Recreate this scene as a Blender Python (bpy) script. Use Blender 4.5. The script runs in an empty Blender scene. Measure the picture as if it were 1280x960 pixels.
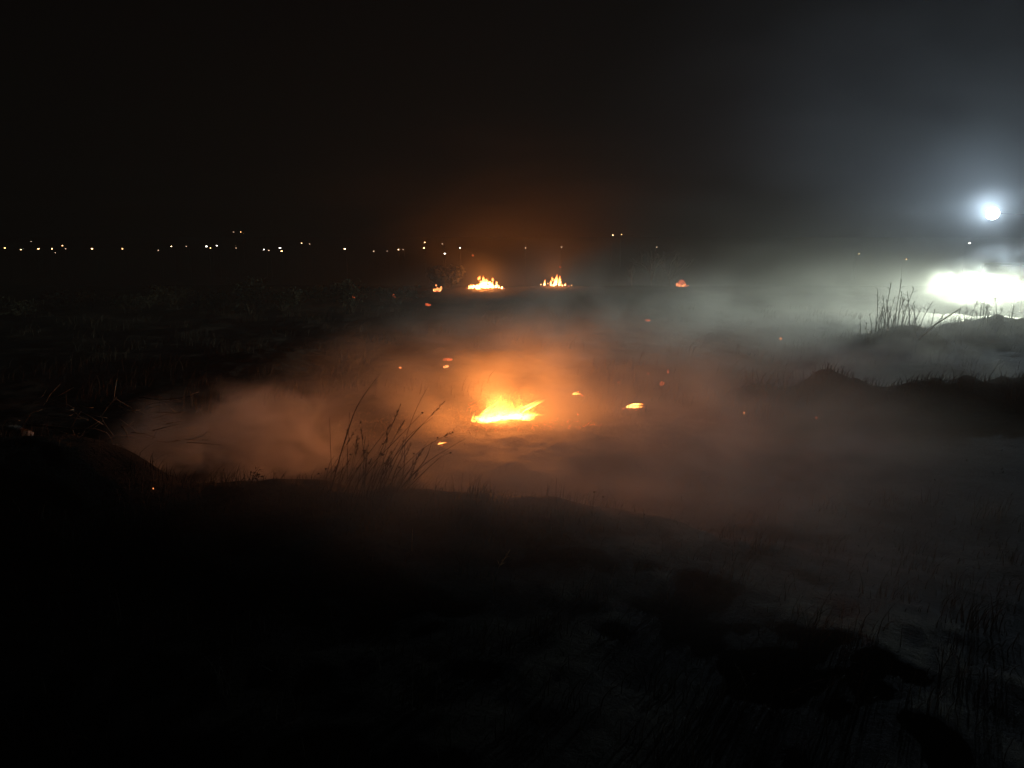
import bpy, math, random
import numpy as np
from mathutils import Vector, Matrix

random.seed(7)
rng = np.random.default_rng(7)
sc = bpy.context.scene
col = sc.collection

# ------------------------------------------------------------------ camera
FPX = 967.0                      # focal length in photo pixels (1280 wide)
PITCH = math.radians(9.5)
CAM = Vector((0.0, 0.0, 2.1))
cam_d = bpy.data.cameras.new('camera')
cam = bpy.data.objects.new('camera', cam_d)
col.objects.link(cam)
cam.location = CAM
cam.rotation_euler = (math.radians(90) - PITCH, 0, 0)
cam_d.sensor_width = 36.0
cam_d.lens = 36.0 * FPX / 1280.0
cam_d.clip_start = 0.05
cam_d.clip_end = 3000
sc.camera = cam

# ------------------------------------------------------------------ night sky
world = bpy.data.worlds.new('World')
sc.world = world
world.use_nodes = True
wn = world.node_tree.nodes
bgn = wn.get('Background') or wn.new('ShaderNodeBackground')
sky = wn.new('ShaderNodeTexSky')
sky.sky_type = 'NISHITA'
sky.sun_disc = False
sky.sun_elevation = math.radians(-8)
sky.sun_rotation = math.radians(200)
world.node_tree.links.new(sky.outputs[0], bgn.inputs[0])
bgn.inputs[1].default_value = 0.01

sc.view_settings.view_transform = 'Standard'
sc.view_settings.look = 'None'
sc.view_settings.exposure = 0.0
sc.view_settings.gamma = 1.0
sc.view_settings.use_curve_mapping = False
sc.cycles.use_denoising = True
sc.cycles.use_adaptive_sampling = True
sc.cycles.adaptive_threshold = 0.05
sc.cycles.adaptive_min_samples = 16
sc.cycles.max_bounces = 0
sc.cycles.diffuse_bounces = 0
sc.cycles.glossy_bounces = 0
sc.cycles.transmission_bounces = 0
sc.cycles.transparent_max_bounces = 64
sc.cycles.volume_bounces = 0
sc.cycles.use_light_tree = False
sc.cycles.volume_step_rate = 1.0
sc.cycles.volume_max_steps = 256
sc.cycles.sample_clamp_indirect = 4.0


# ------------------------------------------------------------------ helpers
def at(px, py, Y):
    """Point of the place at distance Y in front of the camera along photo pixel (px, py)."""
    h = (px - 640.0) / FPX
    v = (480.0 - py) / FPX
    f = Vector((0, math.cos(PITCH), -math.sin(PITCH)))
    u = Vector((0, math.sin(PITCH), math.cos(PITCH)))
    d = f + u * v + Vector((1, 0, 0)) * h
    return CAM + d * (Y / d.y)


def tag(o, label=None, cat=None, group=None, kind=None):
    if label: o['label'] = label
    if cat: o['category'] = cat
    if group: o['group'] = group
    if kind: o['kind'] = kind
    return o


def empty(name, loc, rz=0.0):
    o = bpy.data.objects.new(name, None)
    o.empty_display_size = 0.2
    col.objects.link(o)
    o.location = loc
    o.rotation_euler = (0, 0, rz)
    return o


def link(name, me, mat=None, parent=None, loc=(0, 0, 0), rot=(0, 0, 0), scale=(1, 1, 1)):
    o = bpy.data.objects.new(name, me)
    col.objects.link(o)
    if mat is not None and not me.materials:
        me.materials.append(mat)
    o.location = loc
    o.rotation_euler = rot
    o.scale = scale
    if parent is not None:
        o.parent = parent
    return o


class MB:
    def __init__(self):
        self.v, self.f = [], []

    def box(self, c, s, rot=None):
        n = len(self.v)
        for sx in (-.5, .5):
            for sy in (-.5, .5):
                for sz in (-.5, .5):
                    p = Vector((sx * s[0], sy * s[1], sz * s[2]))
                    if rot is not None: p = rot @ p
                    self.v.append(tuple(p + Vector(c)))
        for q in ((0, 1, 3, 2), (4, 6, 7, 5), (0, 4, 5, 1), (2, 3, 7, 6), (0, 2, 6, 4), (1, 5, 7, 3)):
            self.f.append(tuple(n + i for i in q))
        return self

    def tube(self, pts, rad, sides=5):
        pts = [Vector(p) for p in pts]
        if not hasattr(rad, '__len__'): rad = [rad] * len(pts)
        n0 = len(self.v)
        for i, p in enumerate(pts):
            d = (pts[min(i + 1, len(pts) - 1)] - pts[max(i - 1, 0)])
            d = d.normalized() if d.length > 1e-9 else Vector((0, 0, 1))
            a = d.cross(Vector((0, 0, 1)) if abs(d.z) < .95 else Vector((1, 0, 0))).normalized()
            b = d.cross(a)
            for k in range(sides):
                t = 2 * math.pi * k / sides
                self.v.append(tuple(p + (a * math.cos(t) + b * math.sin(t)) * rad[i]))
        for i in range(len(pts) - 1):
            for k in range(sides):
                k2 = (k + 1) % sides
                self.f.append((n0 + i * sides + k, n0 + i * sides + k2, n0 + (i + 1) * sides + k2, n0 + (i + 1) * sides + k))
        self.f.append(tuple(n0 + k for k in range(sides))[::-1])
        self.f.append(tuple(n0 + (len(pts) - 1) * sides + k for k in range(sides)))
        return self

    def prism(self, prof, x0, x1):
        """closed (y,z) profile swept along x"""
        n = len(self.v); m = len(prof)
        for x in (x0, x1):
            for (y, z) in prof: self.v.append((x, y, z))
        for i in range(m):
            j = (i + 1) % m
            self.f.append((n + i, n + j, n + m + j, n + m + i))
        self.f.append(tuple(n + i for i in range(m))[::-1])
        self.f.append(tuple(n + m + i for i in range(m)))
        return self

    def lump(self, c, r, seed=0, squash=(1, 1, 1), rings=5, seg=7, rough=.3):
        rr = random.Random(seed)
        n = len(self.v)
        self.v.append((c[0], c[1], c[2] - r * squash[2]))
        for i in range(1, rings):
            ph = math.pi * i / rings
            for k in range(seg):
                t = 2 * math.pi * k / seg
                q = r * (1 + rough * (rr.random() - .5) * 2)
                self.v.append((c[0] + q * squash[0] * math.sin(ph) * math.cos(t), c[1] + q * squash[1] * math.sin(ph) * math.sin(t), c[2] - q * squash[2] * math.cos(ph)))
        self.v.append((c[0], c[1], c[2] + r * squash[2]))
        top = len(self.v) - 1
        for k in range(seg):
            k2 = (k + 1) % seg
            self.f.append((n, n + 1 + k2, n + 1 + k))
            for i in range(rings - 2):
                a = n + 1 + i * seg
                self.f.append((a + k, a + k2, a + seg + k2, a + seg + k))
            a = n + 1 + (rings - 2) * seg
            self.f.append((a + k, a + k2, top))
        return self

    def leaf(self, p, d, w, l):
        d = Vector(d).normalized()
        s = d.cross(Vector((random.gauss(0, 1), random.gauss(0, 1), random.gauss(0, 1)))).normalized() * w * .5
        p = Vector(p); n = len(self.v)
        self.v += [tuple(p), tuple(p + d * l * .45 + s), tuple(p + d * l), tuple(p + d * l * .45 - s)]
        self.f.append((n, n + 1, n + 2, n + 3))
        return self

    def mesh(self, name, smooth=False):
        me = bpy.data.meshes.new(name)
        me.from_pydata(self.v, [], self.f)
        if smooth:
            me.polygons.foreach_set('use_smooth', [True] * len(me.polygons))
        me.update()
        return me

    def build(self, name, mat, parent=None, smooth=False, loc=(0, 0, 0), rot=(0, 0, 0)):
        return link(name, self.mesh(name, smooth), mat, parent, loc, rot)


# value noise in numpy
_perm = rng.random((256, 256))
def vnoise(x, y):
    xi = np.floor(x).astype(int); yi = np.floor(y).astype(int)
    fx = x - xi; fy = y - yi
    fx = fx * fx * (3 - 2 * fx); fy = fy * fy * (3 - 2 * fy)
    g = lambda a, b: _perm[a % 256, b % 256]
    return (g(xi, yi) * (1 - fx) + g(xi + 1, yi) * fx) * (1 - fy) + (g(xi, yi + 1) * (1 - fx) + g(xi + 1, yi + 1) * fx) * fy - .5

def sst(a, b, x):
    t = np.clip((x - a) / (b - a), 0, 1)
    return t * t * (3 - 2 * t)

MOUNDS = []     # (x, y, rx, ry, height)
def mound(px, py, Y, wpx, ry, lift=0.0):
    """a heap whose top shows at photo pixel (px, py) when it stands Y metres away"""
    p = at(px, py, Y)
    MOUNDS.append((p.x, p.y, wpx / FPX * Y, ry, max(.05, p.z + lift)))
mound(1112, 412, 18.0, 58, .8)
mound(1160, 424, 17.2, 40, .8)
mound(1250, 404, 19.5, 60, 1.1)
mound(1200, 414, 20.0, 50, 1.0)
mound(1040, 473, 10.9, 46, .45)
mound(1150, 478, 10.8, 80, .5)
mound(1275, 475, 10.9, 75, .5)
mound(945, 486, 10.8, 55, .45)  # added mound, carries the ridge left to block headlight spill on near ground
mound(905, 443, 15.5, 45, .7)
mound(560, 448, 16.5, 55, .8)
mound(480, 452, 17.5, 60, .9)
mound(330, 440, 15.5, 60, .9)
mound(640, 470, 12.4, 45, .5)
mound(730, 470, 13.2, 50, .6)
mound(800, 455, 15.0, 60, .7)

def H(x, y):
    x = np.asarray(x, float); y = np.asarray(y, float)
    z = np.zeros(np.broadcast(x, y).shape)
    n1 = vnoise(x * .35 + 11, y * .35 + 5)
    n2 = vnoise(x * 1.1 + 31, y * 1.1 + 17)
    n3 = vnoise(x * 3.4 + 3, y * 3.4 + 57)
    n4 = vnoise(x * 9.0 + 73, y * 9.0 + 7)
    near = 1 - sst(40, 80, y)
    z = z + near * (n1 * .12 + (n2 * .10 + n3 * .055) * (1 - .85 * sst(1.5, 4, x) * (1 - sst(11, 14, y))) + n4 * .028 * (1 - .6 * sst(1.5, 4, x) * (1 - sst(11, 14, y))))
    # the bank the photographer stands on: its lip is about five and a half metres ahead
    lip = 5.5 + .5 * n1 + .35 * n2 - .16 * np.clip(x, -1, 6)
    bank = 1 - sst(lip - .1, lip + .9, y)
    z = z + bank * (.30 - .13 * sst(-.2, 1.2, x) - .15 * sst(1.5, 3.5, x) + .03 * n2)
    # earth heap at the left
    d = ((x + 3.3) / .88) ** 2 + ((y - 5.0) / .8) ** 2
    z = z + .50 * np.exp(-d ** 2) + .05 * np.exp(-(((x + 1.95) / .5) ** 2 + ((y - 5.5) / .45) ** 2))
    d = ((x + 5.4) / 1.6) ** 2 + ((y - 5.6) / 1.3) ** 2
    z = z + .32 * np.exp(-d)
    for (mx, my, rx, ry, h) in MOUNDS:
        d = ((x - mx) / rx) ** 2 + ((y - my) / ry) ** 2
        z = z + h * np.exp(-d * 1.0) * (1 + .35 * n2 + .35 * n3 + .25 * n4)
    # field edge, low plain, village slope
    edge = 53 + 2.5 * vnoise(x * .08, y * 0 + 3.3)
    z = z - 3.6 * sst(edge, edge + 18, y)
    z = z + np.maximum(0, y - 118) * .06
    return z

def hz(x, y): return float(H(np.array([x]), np.array([y]))[0])

def ground_at(px, py, y0=2.0, y1=53.0):
    """where the photo ray through (px, py) first meets the ground"""
    ys = np.arange(y0, y1, .02)
    a, b = at(px, py, 1.0), at(px, py, 2.0)
    xs = a.x + (b.x - a.x) * (ys - 1); zs = a.z + (b.z - a.z) * (ys - 1)
    gap = zs - H(xs, ys)
    k = int(np.argmax(gap <= 0)) if (gap <= 0).any() else int(np.argmin(gap))
    return Vector((xs[k], ys[k], float(H(xs[k:k + 1], ys[k:k + 1])[0])))


# ------------------------------------------------------------------ materials
def nodemat(name):
    m = bpy.data.materials.new(name)
    m.use_nodes = True
    m.node_tree.nodes.clear()
    out = m.node_tree.nodes.new('ShaderNodeOutputMaterial')
    return m, m.node_tree.nodes, m.node_tree.links, out

def mat_noise(name, c1, c2, scale=8.0, rough=.8, bump=0.0, spec=.2, detail=6, metallic=0.0, translucent=0.0):
    m, N, L, out = nodemat(name)
    b = N.new('ShaderNodeBsdfPrincipled')
    b.inputs['Roughness'].default_value = rough
    b.inputs['Specular IOR Level'].default_value = spec
    b.inputs['Metallic'].default_value = metallic
    tc = N.new('ShaderNodeTexCoord')
    nz = N.new('ShaderNodeTexNoise'); nz.inputs['Scale'].default_value = scale; nz.inputs['Detail'].default_value = detail
    L.new(tc.outputs['Object'], nz.inputs['Vector'])
    r = N.new('ShaderNodeValToRGB')
    r.color_ramp.elements[0].position = .35; r.color_ramp.elements[0].color = (*c1, 1)
    r.color_ramp.elements[1].position = .7; r.color_ramp.elements[1].color = (*c2, 1)
    L.new(nz.outputs['Fac'], r.inputs['Fac'])
    L.new(r.outputs['Color'], b.inputs['Base Color'])
    if bump:
        bp = N.new('ShaderNodeBump'); bp.inputs['Strength'].default_value = bump; bp.inputs['Distance'].default_value = .02
        L.new(nz.outputs['Fac'], bp.inputs['Height']); L.new(bp.outputs[0], b.inputs['Normal'])
    if translucent:
        t = N.new('ShaderNodeBsdfTranslucent'); L.new(r.outputs['Color'], t.inputs['Color'])
        mx = N.new('ShaderNodeMixShader'); mx.inputs[0].default_value = translucent
        L.new(b.outputs[0], mx.inputs[1]); L.new(t.outputs[0], mx.inputs[2]); L.new(mx.outputs[0], out.inputs['Surface'])
    else:
        L.new(b.outputs[0], out.inputs['Surface'])
    return m

def mat_ground():
    m, N, L, out = nodemat('scorched_soil')
    b = N.new('ShaderNodeBsdfPrincipled'); b.inputs['Roughness'].default_value = .95; b.inputs['Specular IOR Level'].default_value = .1
    tc = N.new('ShaderNodeTexCoord')
    n1 = N.new('ShaderNodeTexNoise'); n1.inputs['Scale'].default_value = .9; n1.inputs['Detail'].default_value = 8
    n2 = N.new('ShaderNodeTexNoise'); n2.inputs['Scale'].default_value = 26; n2.inputs['Detail'].default_value = 8; n2.inputs['Roughness'].default_value = .7
    for n in (n1, n2): L.new(tc.outputs['Object'], n.inputs['Vector'])
    r1 = N.new('ShaderNodeValToRGB'); e = r1.color_ramp.elements
    e[0].position = .38; e[0].color = (.007, .006, .0055, 1); e[1].position = .66; e[1].color = (.022, .018, .014, 1)
    r2 = N.new('ShaderNodeValToRGB'); e = r2.color_ramp.elements
    e[0].position = .35; e[0].color = (.35, .33, .32, 1); e[1].position = .72; e[1].color = (1.9, 1.8, 1.6, 1)
    L.new(n1.outputs['Fac'], r1.inputs['Fac']); L.new(n2.outputs['Fac'], r2.inputs['Fac'])
    mx = N.new('ShaderNodeMix'); mx.data_type = 'RGBA'; mx.blend_type = 'MULTIPLY'; mx.inputs['Factor'].default_value = 1
    L.new(r1.outputs[0], mx.inputs['A']); L.new(r2.outputs[0], mx.inputs['B'])
    L.new(mx.outputs['Result'], b.inputs['Base Color'])
    bp = N.new('ShaderNodeBump'); bp.inputs['Strength'].default_value = .9; bp.inputs['Distance'].default_value = .03
    L.new(n2.outputs['Fac'], bp.inputs['Height']); L.new(bp.outputs[0], b.inputs['Normal'])
    L.new(b.outputs[0], out.inputs['Surface'])
    return m

def mat_emit(name, colour, strength, sampled=False):
    m, N, L, out = nodemat(name)
    e = N.new('ShaderNodeEmission'); e.inputs[0].default_value = (*colour, 1); e.inputs[1].default_value = strength
    L.new(e.outputs[0], out.inputs['Surface'])
    if not sampled: m.cycles.emission_sampling = 'NONE'
    return m

def mat_flame(name, base, tip, s0, s1):
    """glowing gas: adds light over what is behind it, hotter low in the tongue than at its tip"""
    m, N, L, out = nodemat(name)
    tc = N.new('ShaderNodeTexCoord'); sep = N.new('ShaderNodeSeparateXYZ')
    L.new(tc.outputs['Generated'], sep.inputs[0])
    nz = N.new('ShaderNodeTexNoise'); nz.inputs['Scale'].default_value = 14; nz.inputs['Detail'].default_value = 3
    mp = N.new('ShaderNodeMapping'); mp.inputs['Scale'].default_value = (1.6, 1.6, .35)
    L.new(tc.outputs['Object'], mp.inputs[0]); L.new(mp.outputs[0], nz.inputs['Vector'])
    r = N.new('ShaderNodeValToRGB'); e = r.color_ramp.elements
    e[0].position = 0; e[0].color = (*base, 1); e[1].position = .9; e[1].color = (*tip, 1)
    L.new(sep.outputs['Z'], r.inputs['Fac'])
    mr = N.new('ShaderNodeMapRange'); mr.inputs['To Min'].default_value = s0; mr.inputs['To Max'].default_value = s1
    L.new(sep.outputs['Z'], mr.inputs['Value'])
    m2 = N.new('ShaderNodeMapRange'); m2.inputs['From Min'].default_value = .3; m2.inputs['From Max'].default_value = .7
    m2.inputs['To Min'].default_value = .15; m2.inputs['To Max'].default_value = 1.6
    L.new(nz.outputs['Fac'], m2.inputs['Value'])
    mm = N.new('ShaderNodeMath'); mm.operation = 'MULTIPLY'
    L.new(mr.outputs[0], mm.inputs[0]); L.new(m2.outputs[0], mm.inputs[1])
    em = N.new('ShaderNodeEmission'); L.new(r.outputs[0], em.inputs[0]); L.new(mm.outputs[0], em.inputs[1])
    t = N.new('ShaderNodeBsdfTransparent')
    ad = N.new('ShaderNodeAddShader'); L.new(t.outputs[0], ad.inputs[0]); L.new(em.outputs[0], ad.inputs[1])
    L.new(ad.outputs[0], out.inputs['Surface'])
    m.cycles.emission_sampling = 'NONE'
    return m

def mat_ember(name, hot, cool, s, thresh=.5):
    m, N, L, out = nodemat(name)
    tc = N.new('ShaderNodeTexCoord')
    nz = N.new('ShaderNodeTexNoise'); nz.inputs['Scale'].default_value = 18; nz.inputs['Detail'].default_value = 4
    L.new(tc.outputs['Object'], nz.inputs['Vector'])
    r = N.new('ShaderNodeValToRGB'); e = r.color_ramp.elements
    e[0].position = thresh - .12; e[0].color = (*cool, 1); e[1].position = thresh + .12; e[1].color = (*hot, 1)
    L.new(nz.outputs['Fac'], r.inputs['Fac'])
    em = N.new('ShaderNodeEmission'); em.inputs[1].default_value = s
    L.new(r.outputs[0], em.inputs[0]); L.new(em.outputs[0], out.inputs['Surface'])
    m.cycles.emission_sampling = 'NONE'
    return m

def mat_smoke(name, density, aniso=.2, scale=1.0, stretch=(.45, .7, 1.3), colour=(.8, .8, .8), lo=.38, hi=.68, power=1.2, seed=0.0, rate=1.6):
    m, N, L, out = nodemat(name)
    tc = N.new('ShaderNodeTexCoord')
    ln = N.new('ShaderNodeVectorMath'); ln.operation = 'DOT_PRODUCT'
    L.new(tc.outputs['Object'], ln.inputs[0]); L.new(tc.outputs['Object'], ln.inputs[1])
    a = N.new('ShaderNodeMath'); a.operation = 'SUBTRACT'; a.use_clamp = True; a.inputs[0].default_value = 1
    L.new(ln.outputs['Value'], a.inputs[1])
    p = N.new('ShaderNodeMath'); p.operation = 'POWER'; p.inputs[1].default_value = power
    L.new(a.outputs[0], p.inputs[0])
    geo = N.new('ShaderNodeNewGeometry')
    mp = N.new('ShaderNodeMapping'); mp.inputs['Scale'].default_value = stretch; mp.inputs['Location'].default_value = (seed, seed * .7, 0)
    L.new(geo.outputs['Position'], mp.inputs[0])
    nz = N.new('ShaderNodeTexNoise'); nz.inputs['Scale'].default_value = scale; nz.inputs['Detail'].default_value = 3.0
    nz.inputs['Roughness'].default_value = .6; nz.inputs['Distortion'].default_value = .6
    L.new(mp.outputs[0], nz.inputs['Vector'])
    mr = N.new('ShaderNodeMapRange'); mr.interpolation_type = 'SMOOTHSTEP'
    mr.inputs['From Min'].default_value = lo; mr.inputs['From Max'].default_value = hi
    mr.inputs['To Min'].default_value = .0; mr.inputs['To Max'].default_value = density
    L.new(nz.outputs['Fac'], mr.inputs['Value'])
    mu = N.new('ShaderNodeMath'); mu.operation = 'MULTIPLY'
    L.new(p.outputs[0], mu.inputs[0]); L.new(mr.outputs[0], mu.inputs[1])
    v = N.new('ShaderNodeVolumePrincipled')
    v.inputs['Color'].default_value = (*colour, 1); v.inputs['Anisotropy'].default_value = aniso
    L.new(mu.outputs[0], v.inputs['Density'])
    L.new(v.outputs[0], out.inputs['Volume'])
    m.cycles.volume_step_rate = rate
    return m

M = {
    'ground': mat_ground(),
    'straw': mat_noise('dry_straw', (.16, .12, .06), (.34, .27, .15), 30, .7, translucent=.35),
    'char': mat_noise('charred_stalk', (.018, .014, .011), (.05, .038, .026), 40, .9),
    'stalk': mat_noise('dead_stalk', (.016, .012, .008), (.045, .033, .02), 30, .85, translucent=.2),
    'bark': mat_noise('bare_bark', (.26, .20, .15), (.48, .40, .31), 22, .85, .4),
    'leaf': mat_noise('dark_leaf', (.010, .011, .006), (.028, .028, .014), 6, .8, translucent=.2),
    'steel': mat_noise('galvanised_steel', (.28, .29, .30), (.42, .43, .44), 12, .45, metallic=.8),
    'black': mat_noise('black_plastic', (.012, .012, .013), (.022, .022, .023), 20, .5),
    'rubber': mat_noise('tyre_rubber', (.012, .012, .012), (.025, .025, .025), 20, .9),
    'paint': mat_noise('dusty_paint', (.16, .17, .16), (.24, .24, .22), 5, .5, spec=.4),
    'glass': mat_noise('dark_glass', (.01, .012, .013), (.015, .017, .018), 3, .08, spec=.6),
    'flame': mat_flame('flame', (1, .46, .10), (1, .24, .03), 2.6, .9),
    'flame_thin': mat_flame('thin_flame', (1, .36, .06), (1, .20, .02), .8, .25),
    'flame_far': mat_flame('far_flame', (1, .50, .17), (1, .22, .04), 5.0, 1.6),
    'ember': mat_ember('red_ember', (1, .17, .05), (.22, .015, .004), 1.0),
    'ember_hot': mat_ember('hot_ember', (1, .42, .14), (.8, .16, .03), 2.2),
    'glowstraw': mat_ember('glowing_straw', (1, .20, .025), (.16, .02, .003), 1.9, .55),
    'ash': mat_noise('pale_ash', (.14, .13, .12), (.30, .28, .26), 14, .95, .4),
    'street': mat_emit('street_lamp_glow', (1, .62, .30), 15),
    'street_orange': mat_emit('orange_street_lamp_glow', (1, .52, .20), 13),
    'street_white': mat_emit('white_street_lamp_glow', (1, .92, .80), 14),
    'street_dim': mat_emit('dim_street_lamp_glow', (1, .66, .42), 2.2),
    'work': mat_emit('work_lamp_glow', (.90, .97, 1.0), 40),
    'head': mat_emit('headlamp_glow', (.97, 1.0, .92), 120),
}
FIRE = (1.0, .26, .042)
LAMP = (.64, .83, 1.0)
HEAD = (.90, 1.0, .77)

def point_light(name, parent, loc, power, colour, radius):
    d = bpy.data.lights.new(name, 'POINT'); d.energy = power; d.color = colour; d.shadow_soft_size = radius
    o = bpy.data.objects.new(name, d); col.objects.link(o); o.location = loc
    if parent is not None: o.parent = parent
    return o

def spot_light(name, parent, loc, direction, power, colour, size, blend, radius, scale=(1, 1, 1)):
    d = bpy.data.lights.new(name, 'SPOT'); d.energy = power; d.color = colour; d.shadow_soft_size = radius
    d.spot_size = math.radians(size); d.spot_blend = blend
    o = bpy.data.objects.new(name, d); col.objects.link(o); o.location = loc
    o.rotation_euler = Vector(direction).to_track_quat('-Z', 'Y').to_euler()
    o.scale = scale
    if parent is not None: o.parent = parent
    return o


# ------------------------------------------------------------------ ground
def graded(a_fine, b_fine, step, lo, hi, grow=1.06):
    mid = list(np.arange(a_fine, b_fine, step))
    up, s, x = [], step, mid[-1]
    while x < hi: s *= grow; x += s; up.append(x)
    dn, s, x = [], step, mid[0]
    while x > lo: s *= grow; x -= s; dn.append(x)
    return np.array(dn[::-1] + mid + up)

gx = graded(-7.5, 8.5, .05, -260, 260, 1.028)
gy = graded(1.2, 15.0, .05, -15, 330, 1.02)
X, Y = np.meshgrid(gx, gy)
Z = H(X, Y)
nx, ny = len(gx), len(gy)
gm = bpy.data.meshes.new('ground')
gm.vertices.add(nx * ny)
gm.vertices.foreach_set('co', np.stack([X, Y, Z], -1).reshape(-1).astype(np.float32))
ii = (np.arange(ny - 1)[:, None] * nx + np.arange(nx - 1)[None, :]).reshape(-1)
quads = np.stack([ii, ii + 1, ii + nx + 1, ii + nx], -1).reshape(-1)
gm.loops.add(len(quads)); gm.loops.foreach_set('vertex_index', quads.astype(np.int32))
gm.polygons.add(len(ii)); gm.polygons.foreach_set('loop_start', np.arange(0, len(quads), 4, dtype=np.int32))
gm.polygons.foreach_set('use_smooth', np.ones(len(ii), bool))
gm.update(); gm.validate()
tag(link('ground', gm, M['ground']), kind='structure')

# ------------------------------------------------------------------ haze and smoke
def haze_box():
    m, N, L, out = nodemat('smoky_air')
    v = N.new('ShaderNodeVolumePrincipled')
    v.inputs['Color'].default_value = (.86, .88, .90, 1)
    v.inputs['Density'].default_value = .0009
    v.inputs['Anisotropy'].default_value = .2
    L.new(v.outputs[0], out.inputs['Volume'])
    b = MB().box((0, 160, 8.5), (580, 380, 31))
    o = b.build('haze', m)
    tag(o, 'thin smoky haze hanging in the night air over the whole field', 'haze', kind='stuff')
haze_box()

sm = bpy.data.meshes.new('smoke')
def smoke(loc, radii, mat, label, rz=0.0, tilt=0.0):
    b = MB(); rings, seg = 14, 24
    b.v.append((0, 0, -1))
    for i in range(1, rings):
        ph = math.pi * i / rings
        for k in range(seg):
            t = 2 * math.pi * k / seg
            b.v.append((math.sin(ph) * math.cos(t), math.sin(ph) * math.sin(t), -math.cos(ph)))
    b.v.append((0, 0, 1)); top = len(b.v) - 1
    for k in range(seg):
        k2 = (k + 1) % seg
        b.f.append((0, 1 + k2, 1 + k))
        for i in range(rings - 2):
            a = 1 + i * seg
            b.f.append((a + k, a + k2, a + seg + k2, a + seg + k))
        a = 1 + (rings - 2) * seg
        b.f.append((a + k, a + k2, top))
    o = b.build('smoke', mat, loc=loc, rot=(0, tilt, rz))
    o.scale = radii
    tag(o, label, 'smoke', 'drifting smoke', 'stuff')
    return o

smoke((.5, 7.9, .1), (4.3, 4.0, 1.6), mat_smoke('fire_smoke', .46, .15, 1.3, seed=4.6, lo=.36, hi=.70, power=2.0, stretch=(.6, .7, 1.0), rate=.8),
      'orange lit smoke drifting low around the largest ground fire')
smoke((.7, 4.9, .75), (3.2, 2.1, .95), mat_smoke('bank_smoke', .20, .3, 1.2, seed=11.0, lo=.30, hi=.74, power=1.5),
      'thin brown smoke drifting over the near bank below the largest fire')
p = at(305, 570, 7.3)
smoke((p.x, p.y, .25), (1.45, 1.15, .72), mat_smoke('left_smoke', 2.0, .1, 2.1, seed=9.0, lo=.42, hi=.62, power=1.4, stretch=(.7, .8, 1.0), rate=.8),
      'brown lit smoke behind the black earth heap at left')
smoke((2.6, 15.6, .3), (7.0, 6.0, 2.3), mat_smoke('middle_smoke', .17, .2, .8, seed=21.0, lo=.36, hi=.68, power=1.8, stretch=(.6, .6, .9)),
      'brown grey smoke over the field behind the largest fire')
smoke((10.6, 20.5, .4), (9.0, 8.0, 1.8), mat_smoke('field_smoke', .075, .2, .8, seed=5.0, lo=.38, hi=.66, stretch=(.6, .6, .8), power=1.7, rate=.9),
      'grey green smoke drifting between the mounds at right')
p = at(1140, 455, 13.6)
smoke((p.x, p.y, .35), (6.2, 4.2, 1.1), mat_smoke('ridge_smoke', .46, .1, 1.0, seed=8.0, lo=.38, hi=.68, stretch=(.5, .5, 1.1), power=1.6, rate=.9),
      'grey smoke drifting in front of the mounds at right')
p = at(1232, 345, 26.7)
smoke((p.x + .2, p.y, p.z + .05), (2.6, 2.0, 1.25), mat_smoke('glare_smoke', .13, .45, 1.7, seed=14.0, lo=.44, hi=.62, power=1.4, stretch=(.7, .7, 1.0), rate=.7),
      'thick white smoke glaring in front of the headlights', tilt=math.radians(-12))
p = at(1250, 250, 30)
smoke((p.x, p.y, 4.0), (17, 13, 12), mat_smoke('lamp_smoke', .017, .05, .25, seed=3.0, lo=.15, hi=.75, power=.9),
      'thin blue grey smoke glowing around the work light')
p = at(1243, 270, 30.2)  # added puff, scatters the lamp's light into a soft bloom and veils its support
smoke((p.x - .35, p.y - .5, p.z - .1), (2.1, 1.6, 1.5), mat_smoke('halo_smoke', .010, .3, .8, seed=17.0, lo=.2, hi=.8, power=2.2),
      'puff of smoke added round the work light to give it a halo')
p = at(650, 330, 50)
smoke((p.x, p.y, 2.0), (21, 5, 10), mat_smoke('skyline_smoke', .035, .2, .2, seed=6.0, lo=.2, hi=.8, power=1.5),
      'thin red lit smoke rising above the skyline fires')

# ------------------------------------------------------------------ flames and fires
def flame_mesh(i, bend=.35, thin=.16):
    r = random.Random(100 + i)
    b = MB(); n, s = 9, 8
    cx = cy = 0
    w1, w2 = r.uniform(0, 6.3), r.uniform(0, 6.3)
    for k in range(n):
        t = k / (n - 1)
        cx = bend * t ** 1.6 + .06 * math.sin(w1 + 5 * t) * t
        cy = .05 * math.sin(w2 + 4 * t) * t
        rad = thin * (math.sin(math.pi * (0.16 + .84 * t) ** .75) ** .9 + .02) * (1 + .2 * math.sin(w2 + 9 * t))
        for q in range(s):
            a = 2 * math.pi * q / s
            fl = 1 + .25 * math.sin(3 * a + w1)
            b.v.append((cx + rad * fl * math.cos(a), cy + rad * .75 * fl * math.sin(a), t))
    for k in range(n - 1):
        for q in range(s):
            q2 = (q + 1) % s
            b.f.append((k * s + q, k * s + q2, (k + 1) * s + q2, (k + 1) * s + q))
    b.f.append(tuple(range(s))[::-1]); b.f.append(tuple((n - 1) * s + q for q in range(s)))
    return b.mesh('flame', True)

near_flames = [flame_mesh(i, .5, .13) for i in range(6)]
thin_flames = [flame_mesh(40 + i, .6, .15) for i in range(6)]
for me in thin_flames: me.materials.append(M['flame_thin'])
far_flames = [flame_mesh(20 + i, .15, .20) for i in range(6)]
for me in near_flames: me.materials.append(M['flame'])
for me in far_flames: me.materials.append(M['flame_far'])

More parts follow.
